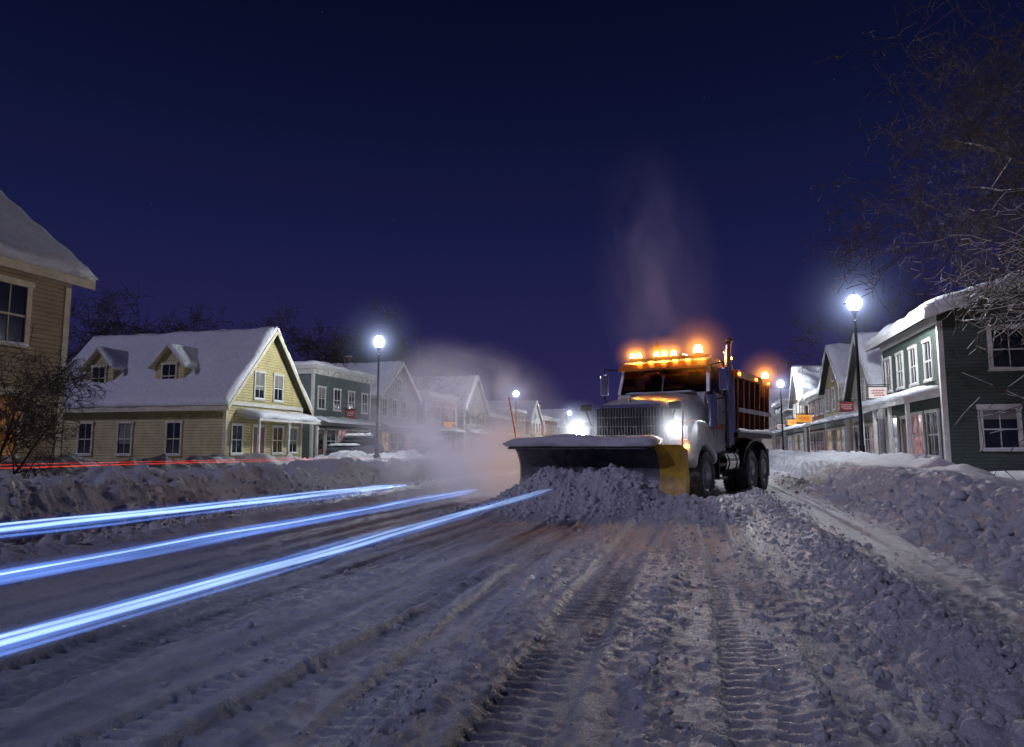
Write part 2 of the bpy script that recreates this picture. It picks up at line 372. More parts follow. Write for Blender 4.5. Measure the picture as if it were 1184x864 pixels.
for _ in range(3400):
    lx=rng.uniform(-1.9,3.0);ly=-3.9+rng.normal()*.55
    if rng.rand()<.35: lx=2.3+rng.normal()*.5;ly=rng.uniform(-4.4,.6)
    lx*=TS;ly*=TS
    x=TRK[0]+lx*tc_-ly*ts_;y=TRK[1]+lx*ts_+ly*tc_
    u=x*CA-y*SA;v=x*SA+y*CA
    pts.append((u,v,min(.07,.007+rng.exponential(.011))))
clods('snow_clods',pts)
# ------------------------------------------------------------ buildings
LROT=math.radians(90-15.1);RROT=math.radians(-90-15.1)
def faces(Wd,Dp):
    return {'f':((0,0,0),(1,0,0),(0,-1,0)),'a':((0,0,0),(0,1,0),(-1,0,0)),'b':((Wd,0,0),(0,1,0),(1,0,0))}
def gable(b,Wd,Dp,H,Rz,axis,wall,trim,ov=.4,th=.28,seed=1,x0=0,y0=0,z0=0,snowpart='roof_snow'):
    def P(a,l,z): return (x0+a,y0+l,z) if axis=='y' else (x0+l,y0+a,z)
    A,Ln=(Wd,Dp) if axis=='y' else (Dp,Wd)
    m=A/2
    b.add('walls',wall,[P(0,0,z0),P(A,0,z0),P(A,0,H),P(m,0,Rz),P(0,0,H),P(0,Ln,z0),P(A,Ln,z0),P(A,Ln,H),P(m,Ln,Rz),P(0,Ln,H)],
      [(0,1,2,3,4),(9,8,7,6,5),(0,4,9,5),(1,6,7,2),(2,7,8,3),(3,8,9,4)])
    sl=(Rz-H)/m;oe=ov
    for sgn in(0,1):
        def Q(t,l,z): return P(t if sgn==0 else A-t,l,z)
        e0=(-oe,H-sl*oe+.02);e1=(m,Rz+.02)
        p=[Q(e0[0],-ov,e0[1]),Q(e1[0],-ov,e1[1]),Q(e1[0],Ln+ov,e1[1]),Q(e0[0],Ln+ov,e0[1])]
        p2=[(x,y,z+.12) for x,y,z in p]
        b.hexa('roof','roof',p+p2)
        for l0,l1 in((-ov-.05,-ov-.002),(Ln+ov+.002,Ln+ov+.05)):
            r=[Q(e0[0]-.02,l0,e0[1]-.16),Q(e1[0],l0,e1[1]-.16),Q(e1[0],l1,e1[1]-.16),Q(e0[0]-.02,l1,e0[1]-.16)]
            b.hexa('rake_boards',trim,r+[(x,y,z+.29) for x,y,z in r])
        r=[Q(e0[0]-.06,-ov,e0[1]-.14),Q(e0[0]-.004,-ov,e0[1]-.14),Q(e0[0]-.004,Ln+ov,e0[1]-.14),Q(e0[0]-.06,Ln+ov,e0[1]-.14)]
        b.hexa('eave_fascia',trim,r+[(x,y,z+.25) for x,y,z in r])
        O=Vector(Q(e0[0],-ov,e0[1]+.125));E1=Vector(Q(e0[0],Ln+ov,e0[1]+.125))-O;E2=Vector(Q(e1[0]+.02,-ov,e1[1]+.125))-O
        b.slab(snowpart,O,E1,E2,th,seed+sgn)
def corners(b,Wd,Dp,H,trim,z0=0):
    t=.16
    for x in(0,Wd):
        sx=-1 if x==0 else 1
        xa,xb=sorted((x+sx*.03,x-sx*t))
        b.box('corner_boards',trim,xa,xb,-.03,-.002,z0,H)
        xa,xb=sorted((x+sx*.002,x+sx*.03));b.box('corner_boards',trim,xa,xb,-.001,t,z0,H)
def flat(b,Wd,Dp,H,wall,trim,seed):
    b.box('walls',wall,0,Wd,0,Dp,0,H)
    b.box('cornice',trim,-.25,Wd+.25,-.35,Dp+.25,H+.002,H+.28);b.box('cornice',trim,-.12,Wd+.12,-.15,Dp+.12,H-.35,H-.001)
    x=.1
    while x<Wd: b.box('cornice_brackets',trim,x,x+.12,-.30,-.151,H-.3,H-.001);x+=.7
    b.slab('roof_snow',(-.2,-.3,H+.283),(Wd+.4,0,0),(0,Dp+.5,0),.3,seed)
    corners(b,Wd,Dp,H-.36,trim)
def shopfront(b,F,Wd,rs,trim='trim',awn='awn',lits=('glass','glass','litcool','lit','litpink','litdim')):
    O,S,Nn=F
    x=.5
    while x<Wd-1.2:
        w=rs.choice([1.5,1.8,1.1]);w=min(w,Wd-.4-x)
        if w<.8: break
        if w==1.1:
            b.obox('doors','door',O,S,Nn,x+.08,x+1.0,.002,.04,.05,2.2);b.obox('window_glass_d','glass',O,S,Nn,x+.22,x+.86,.042,.05,.95,2.0)
            b.obox('window_frames',trim,O,S,Nn,x-.02,x+.078,.002,.08,0.03,2.3);b.obox('window_frames',trim,O,S,Nn,x+1.002,x+1.09,.002,.08,.03,2.3);b.obox('window_frames',trim,O,S,Nn,x-.02,x+1.09,.002,.09,2.302,2.4)
        else: b.window(F,x+w/2,.75,w-.25,1.55,rs.choice(lits),trim,mun=1,fr=.09)
        x+=w+.15
    b.obox('sign_band',trim,O,S,Nn,.2,Wd-.2,.002,.06,2.62,3.0)
    O=Vector(O);S=Vector(S);Nn=Vector(Nn)
    a=O+S*.25+Nn*.062;zt=Vector((0,0,3.15));zb=Vector((0,0,2.75))
    L_=Wd-.5;p=[a+zt,a+S*L_+zt,a+S*L_+Nn*1.1+zb,a+Nn*1.1+zb]
    b.hexa('awning',awn,[v-Vector((0,0,.06)) for v in p]+p)
    b.slab('awning_snow',p[3]+Vector((0,0,.004)),S*L_,p[0]-p[3],.2,rs.randint(0,99),rag=.05)
b=B('tan_clapboard_house',(*W(-18.1,3),.12),LROT);Wd,Dp=13,8.4;F=faces(Wd,Dp)
gable(b,Wd,Dp,6.25,9.35,'x','tan','creamtrim',.42,.34,3);corners(b,Wd,Dp,5.8,'creamtrim')
b.box('frieze','creamtrim',-.02,Wd+.02,-.04,-.003,5.82,6.15)
for s in(1.6,4.8,8.0,11.15):
    b.window(F['f'],s,3.85,.95,1.65,'glass','creamtrim',fr=.14)
    b.window(F['f'],s,.75,.95,1.7,'litorange' if s>10 else 'glass','creamtrim',fr=.14)
for s in(2,4.2,6.4): b.window(F['b'],s,3.85,.95,1.65,'glass','creamtrim')
b.finish()
b=B('yellow_gabled_house',(*W(-23.9,30.8),.12),LROT);Wd,Dp=7.2,12.3;F=faces(Wd,Dp)
gable(b,Wd,Dp,3.6,7.75,'y','yellow','creamtrim',.45,.30,8);corners(b,Wd,Dp,3.4,'creamtrim')
b.box('frieze','creamtrim',-.05,-.003,0,Dp,3.2,3.45)
for s in(3.2,6.4,9.1,11.3): b.window(F['a'],s,.65,.85,1.7,'glass','creamtrim')
for s in(2.7,4.5): b.window(F['f'],s,3.75,.8,1.5,'glass','trim')
b.window(F['f'],.9,.7,.8,1.5,'glass','trim');b.window(F['f'],4.6,.7,.9,1.5,'litdim','trim');b.window(F['f'],6.2,.7,.8,1.5,'glass','trim')
b.obox('doors','door',*F['f'],2.3,3.3,.002,.05,.05,2.15);b.obox('window_frames','trim',*F['f'],2.18,2.298,.002,.08,.03,2.2);b.obox('window_frames','trim',*F['f'],3.302,3.42,.002,.08,.03,2.2);b.obox('window_frames','trim',*F['f'],2.18,3.42,.002,.09,2.202,2.32)
b.obox('window_frames','trim',*F['f'],.1,Wd-.1,.002,.12,3.3,3.5)
b.hexa('porch_roof','trim',[(.8,-1.5,2.45),(6.9,-1.5,2.45),(6.9,-.003,2.75),(.8,-.003,2.75),(.8,-1.5,2.6),(6.9,-1.5,2.6),(6.9,-.003,2.95),(.8,-.003,2.95)])
b.slab('porch_snow',(.8,-1.5,2.605),(6.1,0,0),(0,1.48,.35),.26,5)
for x in(.95,3.7,6.75): b.box('porch_posts','trim',x-.06,x+.06,-1.42,-1.3,0,2.45)
for yc in(4.2,9.0):
    hw=.95;xf=.55
    b.add('dormer_walls','yellow',[(xf,yc-hw,4.0),(xf,yc+hw,4.0),(xf,yc+hw,5.55),(xf,yc,6.55),(xf,yc-hw,5.55),(2.8,yc-hw,4.0),(2.8,yc+hw,4.0),(2.8,yc+hw,5.55),(2.8,yc,6.55),(2.8,yc-hw,5.55)],[(4,3,2,1,0),(5,6,7,8,9),(0,5,9,4),(1,2,7,6),(2,3,8,7),(3,4,9,8)])
    b.window(((xf,yc,0),(0,1,0),(-1,0,0)),0,4.35,.85,1.25,'glass','creamtrim',mun=1)
    for sg in(-1,1):
        p=[(xf-.3,yc+sg*(hw+.25),5.36),(2.95,yc+sg*(hw+.25),5.36),(2.95,yc,6.62),(xf-.3,yc,6.62)]
        b.hexa('dormer_roof','creamtrim',p+[(x,y,z+.09) for x,y,z in p])
        O=Vector(p[0])+Vector((0,0,.095));b.slab('dormer_snow',O,Vector((3.2,0,0)),Vector(p[3])-Vector(p[0]),.22,int(yc*3)+sg,.15,rag=.04)
b.finish()
def generic(name,side,u,v,Wd,Dp,H,style,wall,trim,seed,Rz=None,shop=True,sign=None):
    rs=random.Random(seed)
    if side=='L': b=B(name,(*W(u,v),.1),LROT)
    else: b=B(name,(*W(u,v+Wd),.1),RROT)
    F=faces(Wd,Dp);near='a' if side=='L' else 'b'
    if style=='flat': flat(b,Wd,Dp,H,wall,trim,seed)
    else:
        gable(b,Wd,Dp,H,Rz or H+Wd*.42,style,wall,trim,.4,.28,seed);corners(b,Wd,Dp,H-.2,trim)
    n=max(2,int(Wd/1.9))
    for i in range(n):
        c=Wd*(i+.5)/n
        if H>5: b.window(F['f'],c,3.75,.85,1.5,rs.choice(['glass','glass','glass','glass','litdim']),trim)
        elif style=='y' and 0<i<n-1: b.window(F['f'],c,3.7,.8,1.3,'glass',trim)
    if style=='y' and H>5: b.window(F['f'],Wd/2,H+.4,.8,1.2,'glass',trim)
    if shop: shopfront(b,F['f'],Wd,rs,trim,rs.choice(['awn','awng','awn']))
    k=max(2,int(Dp/3))
    for i in range(k):
        c=Dp*(i+.5)/k
        b.window(F[near],c,.8,.85,1.5,rs.choice(['glass','glass','glass','litdim']),trim)
        if H>5: b.window(F[near],c,3.75,.85,1.5,'glass',trim)
    cx,cy=Wd*.6,Dp*.55
    top=(Rz or H+(0 if style=='flat' else Wd*.42))+1.0
    b.box('chimney','brick',cx,cx+.6,cy,cy+.6,H-.2,top);b.slab('chimney_snow',(cx-.03,cy-.03,top+.004),(.66,0,0),(0,.66,0),.16,3,.1,rag=.02)
    b.finish()
b=B('dark_green_shop_house',(*W(9.4,39),.08),RROT);Wd,Dp=8.6,11;F=faces(Wd,Dp)
gable(b,Wd,Dp,6.45,8.3,'x','dkgreen','trim',.6,.36,21);corners(b,Wd,Dp,6.1,'trim')
b.box('frieze','trim',-.03,Wd+.03,-.06,-.032,6.0,6.4)
for i in range(4): b.window(F['f'],1.2+i*2.05,3.85,.85,1.6,'glass','trim')
for c,z,m_ in((1.9,1.0,'glass'),(4.6,1.0,'glass'),(2.4,4.1,'glass'),(5.6,4.1,'glass'),(8.4,4.1,'glass'),(8.2,1.0,'glass')): b.window(F['b'],c,z,1.15,1.55,m_,'trim',fr=.15,mun=1)
b.window(F['f'],1.4,.7,1.7,1.8,'litcool','trim');b.window(F['f'],5.4,.7,1.5,1.8,'litpink','trim');b.window(F['f'],7.4,.7,1.3,1.8,'glass','trim')
b.obox('doors','door',*F['f'],3.1,4.1,.002,.05,.05,2.2);b.obox('window_frames','trim',*F['f'],2.95,3.098,.002,.1,.03,2.4);b.obox('window_frames','trim',*F['f'],4.102,4.25,.002,.1,.03,2.4);b.obox('window_frames','trim',*F['f'],2.95,4.25,.002,.11,2.402,2.55)
b.hexa('porch_roof','trim',[(.2,-1.3,2.85),(8.4,-1.3,2.85),(8.4,-.003,3.1),(.2,-.003,3.1),(.2,-1.3,3.05),(8.4,-1.3,3.05),(8.4,-.003,3.4),(.2,-.003,3.4)])
b.slab('porch_snow',(.2,-1.3,3.055),(8.2,0,0),(0,1.28,.35),.26,5)
for x in(.35,2.9,5.6,8.25): b.box('porch_posts','trim',x-.07,x+.07,-1.24,-1.1,0,2.85)
b.finish()
generic('flat_roofed_shop','L',-25.5,41.8,8.6,10,6.5,'flat','greygreen','trim',31)
generic('gabled_shop_house','L',-26,53,8,10,5.6,'y','white_s','trim',32,8.6)
generic('flat_roofed_shop','L',-26,63.5,9,10,6.2,'flat','brick','trim',33)
generic('gabled_shop_house','L',-26,75,8.5,10,5.6,'y','cream','trim',34,9.6)
generic('gabled_shop_house','L',-26.5,86,9,10,5.4,'x','blue_s','trim',35,8.2)
generic('flat_roofed_shop','L',-27,98,10,10,6.6,'flat','brown_s','trim',36)
generic('gabled_shop_house','L',-27,111,9,10,5.4,'y','white_s','trim',37,9)
generic('flat_roofed_shop','L',-27,123,12,10,6.4,'flat','brick','trim',38)
generic('gabled_shop_house','L',-27,138,10,10,5.4,'y','cream','trim',39,9)
generic('gabled_shop_house','L',-27,152,10,10,5.4,'x','white_s','trim',40,8)
generic('flat_roofed_shop','L',-27,166,12,10,6.4,'flat','brick','trim',41)
generic('gabled_shop_house','R',9.6,41,6.6,9,4.4,'y','cream','trim',51,7.6)
generic('gabled_shop_house','R',9.6,49.5,7.4,10,5.4,'y','yellow','trim',52,8.2)
generic('flat_roofed_shop','R',9.8,58.5,8,10,5.4,'flat','brick','trim',53)
generic('gabled_shop_house','R',9.6,68,7,9,5.4,'y','brown_s','trim',54,8.8)
generic('gabled_shop_house','R',10,77,8,10,5.4,'x','blue_s','trim',55,8.0)
generic('flat_roofed_shop','R',10,87,9,10,6.4,'flat','greygreen','trim',56)
generic('gabled_shop_house','R',10,98,8,10,5.4,'y','cream','trim',57,9)
generic('gabled_shop_house','R',10,108,8,10,5.4,'y','white_s','trim',58,8.6)
generic('flat_roofed_shop','R',10.3,118,12,10,6.4,'flat','brick','trim',59)
generic('gabled_shop_house','R',10.3,132,10,10,5.4,'y','yellow','trim',60,9)
generic('gabled_shop_house','R',10.3,145,12,10,5.4,'x','white_s','trim',61,8.4)
for i in range(4): generic('gabled_shop_house',"R",-24+i*12,205+i*3,9,9,4.5,'y' if i%2 else 'x','cream' if i%2 else 'brick','trim',70+i,8)
# street lamps
def lamp(u,v,haze=True):
    x,y=W(u,v);z=.15
    b=B('street_lamp',(x,y,z),0)
    b.rev('pole','black',(0,0,0),(0,0,1),[(0,.24),(.12,.24),(.16,.19),(.5,.17),(.58,.2),(.64,.13),(1.0,.10),(1.05,.12),(1.1,.085),(3.5,.07),(6.2,.055),(6.25,.09),(6.32,.06),(6.45,.05),(6.6,.12),(6.7,.16),(6.72,.001)],20)
    prof=[(6.7,.13),(6.78,.21),(6.92,.28),(7.06,.29),(7.2,.24),(7.3,.15),(7.35,.001)]
    b.rev('globe','lamp',(0,0,0),(0,0,1),prof,24)
    b.rev('finial','black',(0,0,0),(0,0,1),[(7.34,.1),(7.38,.08),(7.44,.03),(7.52,.001)],12)
    if haze: sphere_pts(b,'ice_haze','lhz',(0,0,7.02),3.2)  # glow around the globe, painted with a see-through emissive shell
    b.finish(smooth=40)
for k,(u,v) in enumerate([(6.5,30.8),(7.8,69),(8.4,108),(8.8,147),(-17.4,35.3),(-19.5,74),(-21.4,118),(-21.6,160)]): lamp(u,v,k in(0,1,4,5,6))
# ------------------------------------------------------------ trees
def tubes(segs,k):
    S=np.array(segs);p0=S[:,0:3];p1=S[:,3:6];r0=S[:,6];r1=S[:,7]
    d=p1-p0;d/=np.linalg.norm(d,axis=1,keepdims=True)+1e-9
    ref=np.where(np.abs(d[:,2:3])>.9,np.array([[1.,0,0]]),np.array([[0,0,1.]]))
    a=np.cross(d,ref);a/=np.linalg.norm(a,axis=1,keepdims=True);b=np.cross(d,a)
    n=len(S);vs=np.zeros((n,2*k,3))
    for i in range(k):
        t=2*math.pi*i/k;o=a*math.cos(t)+b*math.sin(t)
        vs[:,i]=p0+o*r0[:,None];vs[:,k+i]=p1+o*r1[:,None]
    base=(np.arange(n)*2*k)[:,None]
    fs=[base+np.array([[i,(i+1)%k,k+(i+1)%k,k+i]]) for i in range(k)]
    return vs.reshape(-1,3),np.concatenate(fs)
def bare_tree(name,loc,Ht,seed,kids=(6,6,5,5),spread=.9,snow=False,r0=None,trunk=.3,nstem=1,twig=.006,droop=.0,lf=(.42,.66),trunkL=.62):
    rs=random.Random(seed);segs=[]
    def grow(p,d,L,r,lev):
        n=5 if lev<2 else 3
        q=p.copy();dd=d.copy();nodes=[]
        for i in range(n):
            dd=(dd+Vector((rs.gauss(0,1),rs.gauss(0,1),rs.gauss(0,1)))*(.07+.06*lev)+Vector((0,0,.05 if lev<1 else -droop))).normalized()
            ra=r*(1-.75*i/n);rb=r*(1-.75*(i+1)/n);nx=q+dd*L/n
            segs.append((*q,*nx,max(ra,twig),max(rb,twig*.7)));nodes.append((q.copy(),nx.copy(),dd.copy(),rb));q=nx
        if lev>=len(kids): return
        for k in range(kids[lev]):
            t=rs.uniform(trunk if lev==0 else .15,1.0)*n;i=min(n-1,int(t));a,b_,dr,rb=nodes[i];pp=a.lerp(b_,t-int(t) if t<n else 1)
            side=dr.orthogonal();side.rotate(Matrix.Rotation(rs.uniform(0,6.283),3,dr))
            nd=(dr*(1-.45*spread)+side*spread*rs.uniform(.6,1.1)).normalized()
            if lev==0: nd=(nd+Vector((0,0,.15))).normalized()
            grow(pp,nd,L*rs.uniform(*lf),max(rb*.85,twig)*.8,lev+1)
    for s in range(nstem):
        d=Vector((rs.gauss(0,.25 if nstem>1 else .04),rs.gauss(0,.25 if nstem>1 else .04),1)).normalized()
        grow(Vector((rs.gauss(0,.1) if nstem>1 else 0,rs.gauss(0,.1) if nstem>1 else 0,-.15)),d,Ht*trunkL*(rs.uniform(.7,1) if nstem>1 else 1),r0 or Ht*.02,0)
    e=bpy.data.objects.new(name,None);SC.collection.objects.link(e);e.location=loc
    S=np.array(segs);big=S[S[:,6]>.03];sml=S[S[:,6]<=.03]
    if len(big): v,f=tubes(big,7);link('trunk_and_limbs',npmesh('l',v,f,M['bark']),e)
    if len(sml): v,f=tubes(sml,3);link('twigs',npmesh('t',v,f,M['bark']),e)
    if snow:
        d=S[:,3:6]-S[:,0:3];l=np.linalg.norm(d,axis=1);hor=np.abs(d[:,2])/l<.8
        T=S[hor&(rng.rand(len(S))<.6)&((S[:,2]<6.8)|(S[:,6]>.02))].copy()
        r=np.clip(T[:,6]*1.2,.011,.08);T[:,2]+=r*.75+.004;T[:,5]+=r*.75+.004;T[:,6]=r*.9;T[:,7]=np.clip(T[:,7]*1.2,.010,.08)*.8
        v,f=tubes(T,4);link('branch_snow',npmesh('s',v,f,M['snow']),e)
    return e
bare_tree('bare_street_tree',(15.3,18.6,.2),13.5,5,(14,7,6,5,4),1.0,True,.26,.22,twig=.010,droop=.07,lf=(.5,.72),trunkL=.66)
bare_tree('bare_shrub_tree',(-10.5,13.8,.3),3.9,11,(7,6,5,4),.8,False,.04,.1,nstem=4,twig=.0055)
for (x,y,h,s) in[(-37,58,16,1),(-31,62,15,2),(-22,72,18,3),(-15,70,17,4),(-11,74,16,6),(-19,66,16,9)]:
    bare_tree('bare_tree',(x,y,0),h,s,(9,7,6,4),1.0,False,.22,.25,twig=.028)
for (x,y,h,s) in[(33,48,15,12),(43,75,17,13),(29,52,15,19)]: bare_tree('bare_tree',(x,y,0),h,s,(9,7,6,4),1.0,False,.22,.25,twig=.025)
# cars
M['carpaint']=pbr('car_paint_dark',(.05,.06,.09),.3,var=.3,coat=.6);M['carpaint2']=pbr('car_paint_silver',(.3,.31,.33),.3,metal=.5,var=.3,coat=.6)
M['tyre']=pbr('tyre_rubber',(.02,.02,.022),.8,var=.3,bump=.3,dirt=(.14,.14,.15))
M['tail']=emis('tail_light',(1,.05,.02),8);M['chrome']=pbr('chrome',(.6,.6,.62),.18,metal=1,var=.2)
def car(u,v,rot,paint,tail=False):
    x,y=W(u,v);b=B('parked_car',(x,y,H1(u,v)-.02),rot)
    def sec(hw0,prof,part,mat): b.extr(part,mat,prof,-hw0,hw0)
    sec(.88,[(-2.2,.35),(-2.25,.6),(-2.1,.85),(-1.1,.95),(1.7,1.0),(2.15,.95),(2.2,.5),(2.1,.3)],'body',paint)
    sec(.76,[(-1.15,.951),(-.45,1.42),(.9,1.48),(1.75,1.001)],'cabin_glass','glass')
    sec(.74,[(-.5,1.43),(-.4,1.5),(.85,1.55),(1.0,1.44)],'cabin_top',paint)
    for sx in(-1,1):
        for yy in(-1.35,1.35):
            b.rev('wheels','tyre',(sx*.8,yy,.32),(1,0,0),[(-.11,.001),(-.11,.2),(-.11,.3),(-.08,.33),(.08,.33),(.11,.3),(.11,.2),(.11,.001)],20)
            b.rev('rims','chrome',(sx*.8,yy,.32),(1,0,0),[(-.115,.001),(-.118,.19)],12);b.rev('rims','chrome',(sx*.8,yy,.32),(1,0,0),[(.118,.19),(.115,.001)],12)
    b.slab('roof_snow',(-.7,-.4,1.56),(1.4,0,0),(0,1.3,0),.18,3,.15,rag=.03);b.slab('hood_snow',(-.8,-2.1,.93),(1.6,0,0),(0,1.0,.03),.12,4,.15,rag=.03)
    if tail:
        for sx in(-.72,.5): b.box('tail_lights','tail',sx,sx+.22,2.19,2.215,.72,.86)
    b.finish(smooth=35,bevel={'body':.08,'cabin_glass':.06,'cabin_top':.05})
car(-20.6,39,math.radians(-15),'carpaint');car(-20.8,52,math.radians(-15),'carpaint2')
car(5.0,88,math.radians(-15)+math.pi,'carpaint',True);car(6.0,104,math.radians(-15)+math.pi,'carpaint2',True)
M['signw']=emis('sign_face_lit',(1,.9,.85),.25);M['signo']=emis('sign_face_orange',(1,.4,.06),.8);M['signr']=pbr('sign_red',(.4,.03,.03),.5)
def sign(u,v,z,mat,side=-1,w=.8,h=.55):
    x,y=W(u,v);b=B('hanging_shop_sign',(x,y,z),RROT if side<0 else LROT)
    b.box('panel',mat,-.04,.04,-w-.25,-.25,0,h);b.box('frame','black',-.06,.06,-w-.3,-.2,h+.002,h+.05);b.box('frame','black',-.06,.06,-w-.3,-.2,-.05,-.002)
    for zz,a0,a1 in((.62,.12,.88),(.40,.2,.8),(.2,.15,.7)):
        k=a0
        while k<a1:
            for s_ in((-.048,-.0405),(.0405,.048)): b.box('lettering','signr' if mat!='signr' else 'trim',*s_,-.25-w*(k+.055),-.25-w*k,h*zz,h*(zz+.13))
            k+=.085
    b.cyl('bracket','black',(0,0,h+.12),(0,-w-.3,h+.12),.02);b.finish()
sign(9.4,37.5,3.6,'signw');sign(9.6,46,3.4,'signr');sign(9.6,62,3.3,'signo',w=1.2,h=.6);sign(10,84,3.3,'signw');sign(9.6,71,3.3,'signo')
sign(-25.5,46,3.4,'signr',1);sign(-26,68,3.3,'signo',1)
# ------------------------------------------------------------ truck
M['twhite']=pbr('truck_white_paint',(.66,.66,.67),.3,var=.35,scale=3,bump=.08,bscale=15,coat=.4,dirt=(.30,.28,.27))
M['tred']=pbr('box_red_paint',(.26,.055,.02),.45,var=.5,scale=4,bump=.2,dirt=(.10,.03,.02))
M['torange']=pbr('orange_paint',(.75,.22,.03),.4,var=.4,scale=4)
M['tyellow']=pbr('plow_yellow',(.70,.42,.03),.45,var=.4,scale=5,bump=.2,dirt=(.30,.20,.07))
M['steel']=pbr('dark_steel',(.05,.052,.06),.4,metal=.6,var=.5,scale=6,bump=.2)
M['bladem']=pbr('blade_scraped_steel',(.04,.045,.06),.4,metal=.5,var=.5,scale=4,bump=.3,dirt=(.25,.25,.28))
M['rim']=pbr('wheel_rim',(.6,.6,.62),.4,metal=.3,var=.4)
M['grille']=pbr('grille_bars',(.30,.31,.33),.35,metal=1,var=.4)
M['head']=emis('headlight_lens',(1,.97,.9),240);M['amber']=emis('amber_beacon',(1,.38,.03),200);M['amberd']=emis('amber_marker',(1,.30,.02),30)
M['cabin']=pbr('cab_interior',(.05,.045,.04),.8)
def glassclear():
    m=bpy.data.materials.new('windshield');m.use_nodes=True;nt=m.node_tree;nt.nodes.clear()
    g=N(nt,'ShaderNodeBsdfGlossy',Roughness=.04);t=N(nt,'ShaderNodeBsdfTransparent');t.inputs[0].default_value=(.45,.47,.5,1)
    f=N(nt,'ShaderNodeFresnel',IOR=1.5);mx=N(nt,'ShaderNodeMixShader');o=N(nt,'ShaderNodeOutputMaterial')
    L=nt.links.new;L(f.outputs[0],mx.inputs[0]);L(t.outputs[0],mx.inputs[1]);L(g.outputs[0],mx.inputs[2]);L(mx.outputs[0],o.inputs[0]);return m
M['wind']=glassclear()
t=B('snow_plow_truck',(TRK[0],TRK[1],0.02),PHI,TS)
def wheel(x,y,dual=False):
    w=.3;sx=1 if x>0 else -1
    for k in range(2 if dual else 1):
        cx=x-sx*k*.34;C=(cx,y,.53)
        t.rev('tyres','tyre',C,(1,0,0),[(-.13,.30),(-.15,.36),(-.155,.46),(-.13,.515),(-.06,.53),(.06,.53),(.13,.515),(.155,.46),(.15,.36),(.13,.30)],40)
        n=34
        for i in range(n):
            a=2*math.pi*i/n
            for s_ in(-1,1):
                a2=a+(.5 if s_>0 else 0)*2*math.pi/n
                cy,cz=math.cos(a2),math.sin(a2);ty,tz=-cz,cy
                pts=[]
                for rr in(.515,.548):
                    for (xx,tt) in((s_*.01,-.022),(s_*.145,-.03),(s_*.145,.016),(s_*.01,.024)):
                        pts.append((cx+xx,y+cy*rr+ty*tt,.53+cz*rr+tz*tt))
                t.hexa('tyre_lugs','tyre',pts)
        t.rev('rims','rim',C,(1*sx,0,0),[(-.12,.31),(.12,.31),(.135,.29),(.11,.26),(.02,.23),(.0,.17),(.03,.15),(.05,.11),(.14,.10),(.16,.07),(.165,.001)],28)
        if k==0:
            for i in range(10):
                a=2*math.pi*i/10;t.cyl('lug_nuts','chrome',(cx+sx*.03,y+math.cos(a)*.14,.53+math.sin(a)*.14),(cx+sx*.075,y+math.cos(a)*.14,.53+math.sin(a)*.14),.016,n=8)
R1,R2=3.75,5.0
for sx in(-1,1):
    wheel(sx*1.18,0);wheel(sx*1.18,R1,True);wheel(sx*1.18,R2,True)
for y in(0,R1,R2): t.cyl('axles','steel',(-.95,y,.53),(.95,y,.53),.09)
for sx in(-.42,.42): t.box('frame_rails','steel',sx-.05,sx+.05,-1.4,5.9,.82,1.08)
secs=[(-1.02,.78,1.22,1.98,.12),(-.92,.81,1.21,2.08,.15),(-.7,.84,1.2,2.14,.16),(-.2,.88,1.15,2.22,.17),(.4,.94,1.12,2.31,.18),(.95,1.0,1.1,2.40,.19)]
vs=[];fs=[]
for (y,w,zb,zt,r) in secs:
    pr=[(-w,zb),(-w,zt-r*2.2),(-w+r*.12,zt-r*1.3),(-w+r*.5,zt-r*.6),(-w+r*1.2,zt-r*.2),(-w*.5,zt+.01),(0,zt+.045),(w*.5,zt+.01),(w-r*1.2,zt-r*.2),(w-r*.5,zt-r*.6),(w-r*.12,zt-r*1.3),(w,zt-r*2.2),(w,zb)]
    vs+=[(x,y,z) for x,z in pr]
n=13
for j in range(len(secs)-1):
    for i in range(n-1): fs.append((j*n+i,j*n+i+1,(j+1)*n+i+1,(j+1)*n+i))
fs.append(tuple(range(n-1,-1,-1)));fs.append(tuple(range((len(secs)-1)*n,len(secs)*n)))
t.add('hood','twhite',vs,fs)
GW=.76;GT=1.96
t.box('grille_surround','chrome',-GW+.05,GW-.05,-1.10,-1.03,GT,GT+.07);t.box('grille_surround','chrome',-GW,GW,-1.10,-1.03,1.12,1.2)
for sx in(-1,1): t.box('grille_surround','chrome',min(sx*GW,sx*(GW-.07)),max(sx*GW,sx*(GW-.07)),-1.10,-1.03,1.202,GT-.002)
t.box('grille_back','cabin',-GW+.072,GW-.072,-1.045,-1.03,1.205,GT-.005)
for i in range(21):
    x=-.65+i*.065;t.box('grille_bars','grille',x-.008,x+.008,-1.085,-1.05,1.21,GT-.01)
for z in(1.38,1.57,1.76): t.box('grille_bars','grille',-GW+.075,GW-.075,-1.092,-1.087,z-.010,z+.010)
t.box('emblem','chrome',-.09,.09,-1.125,-1.101,1.97,2.02)
t.cyl('hood_ornament','chrome',(0,-.95,2.1),(0,-.98,2.2),.02)
arc=[(.64*math.cos(a),.53+.64*math.sin(a)) for a in np.linspace(math.radians(165),math.radians(20),10)]
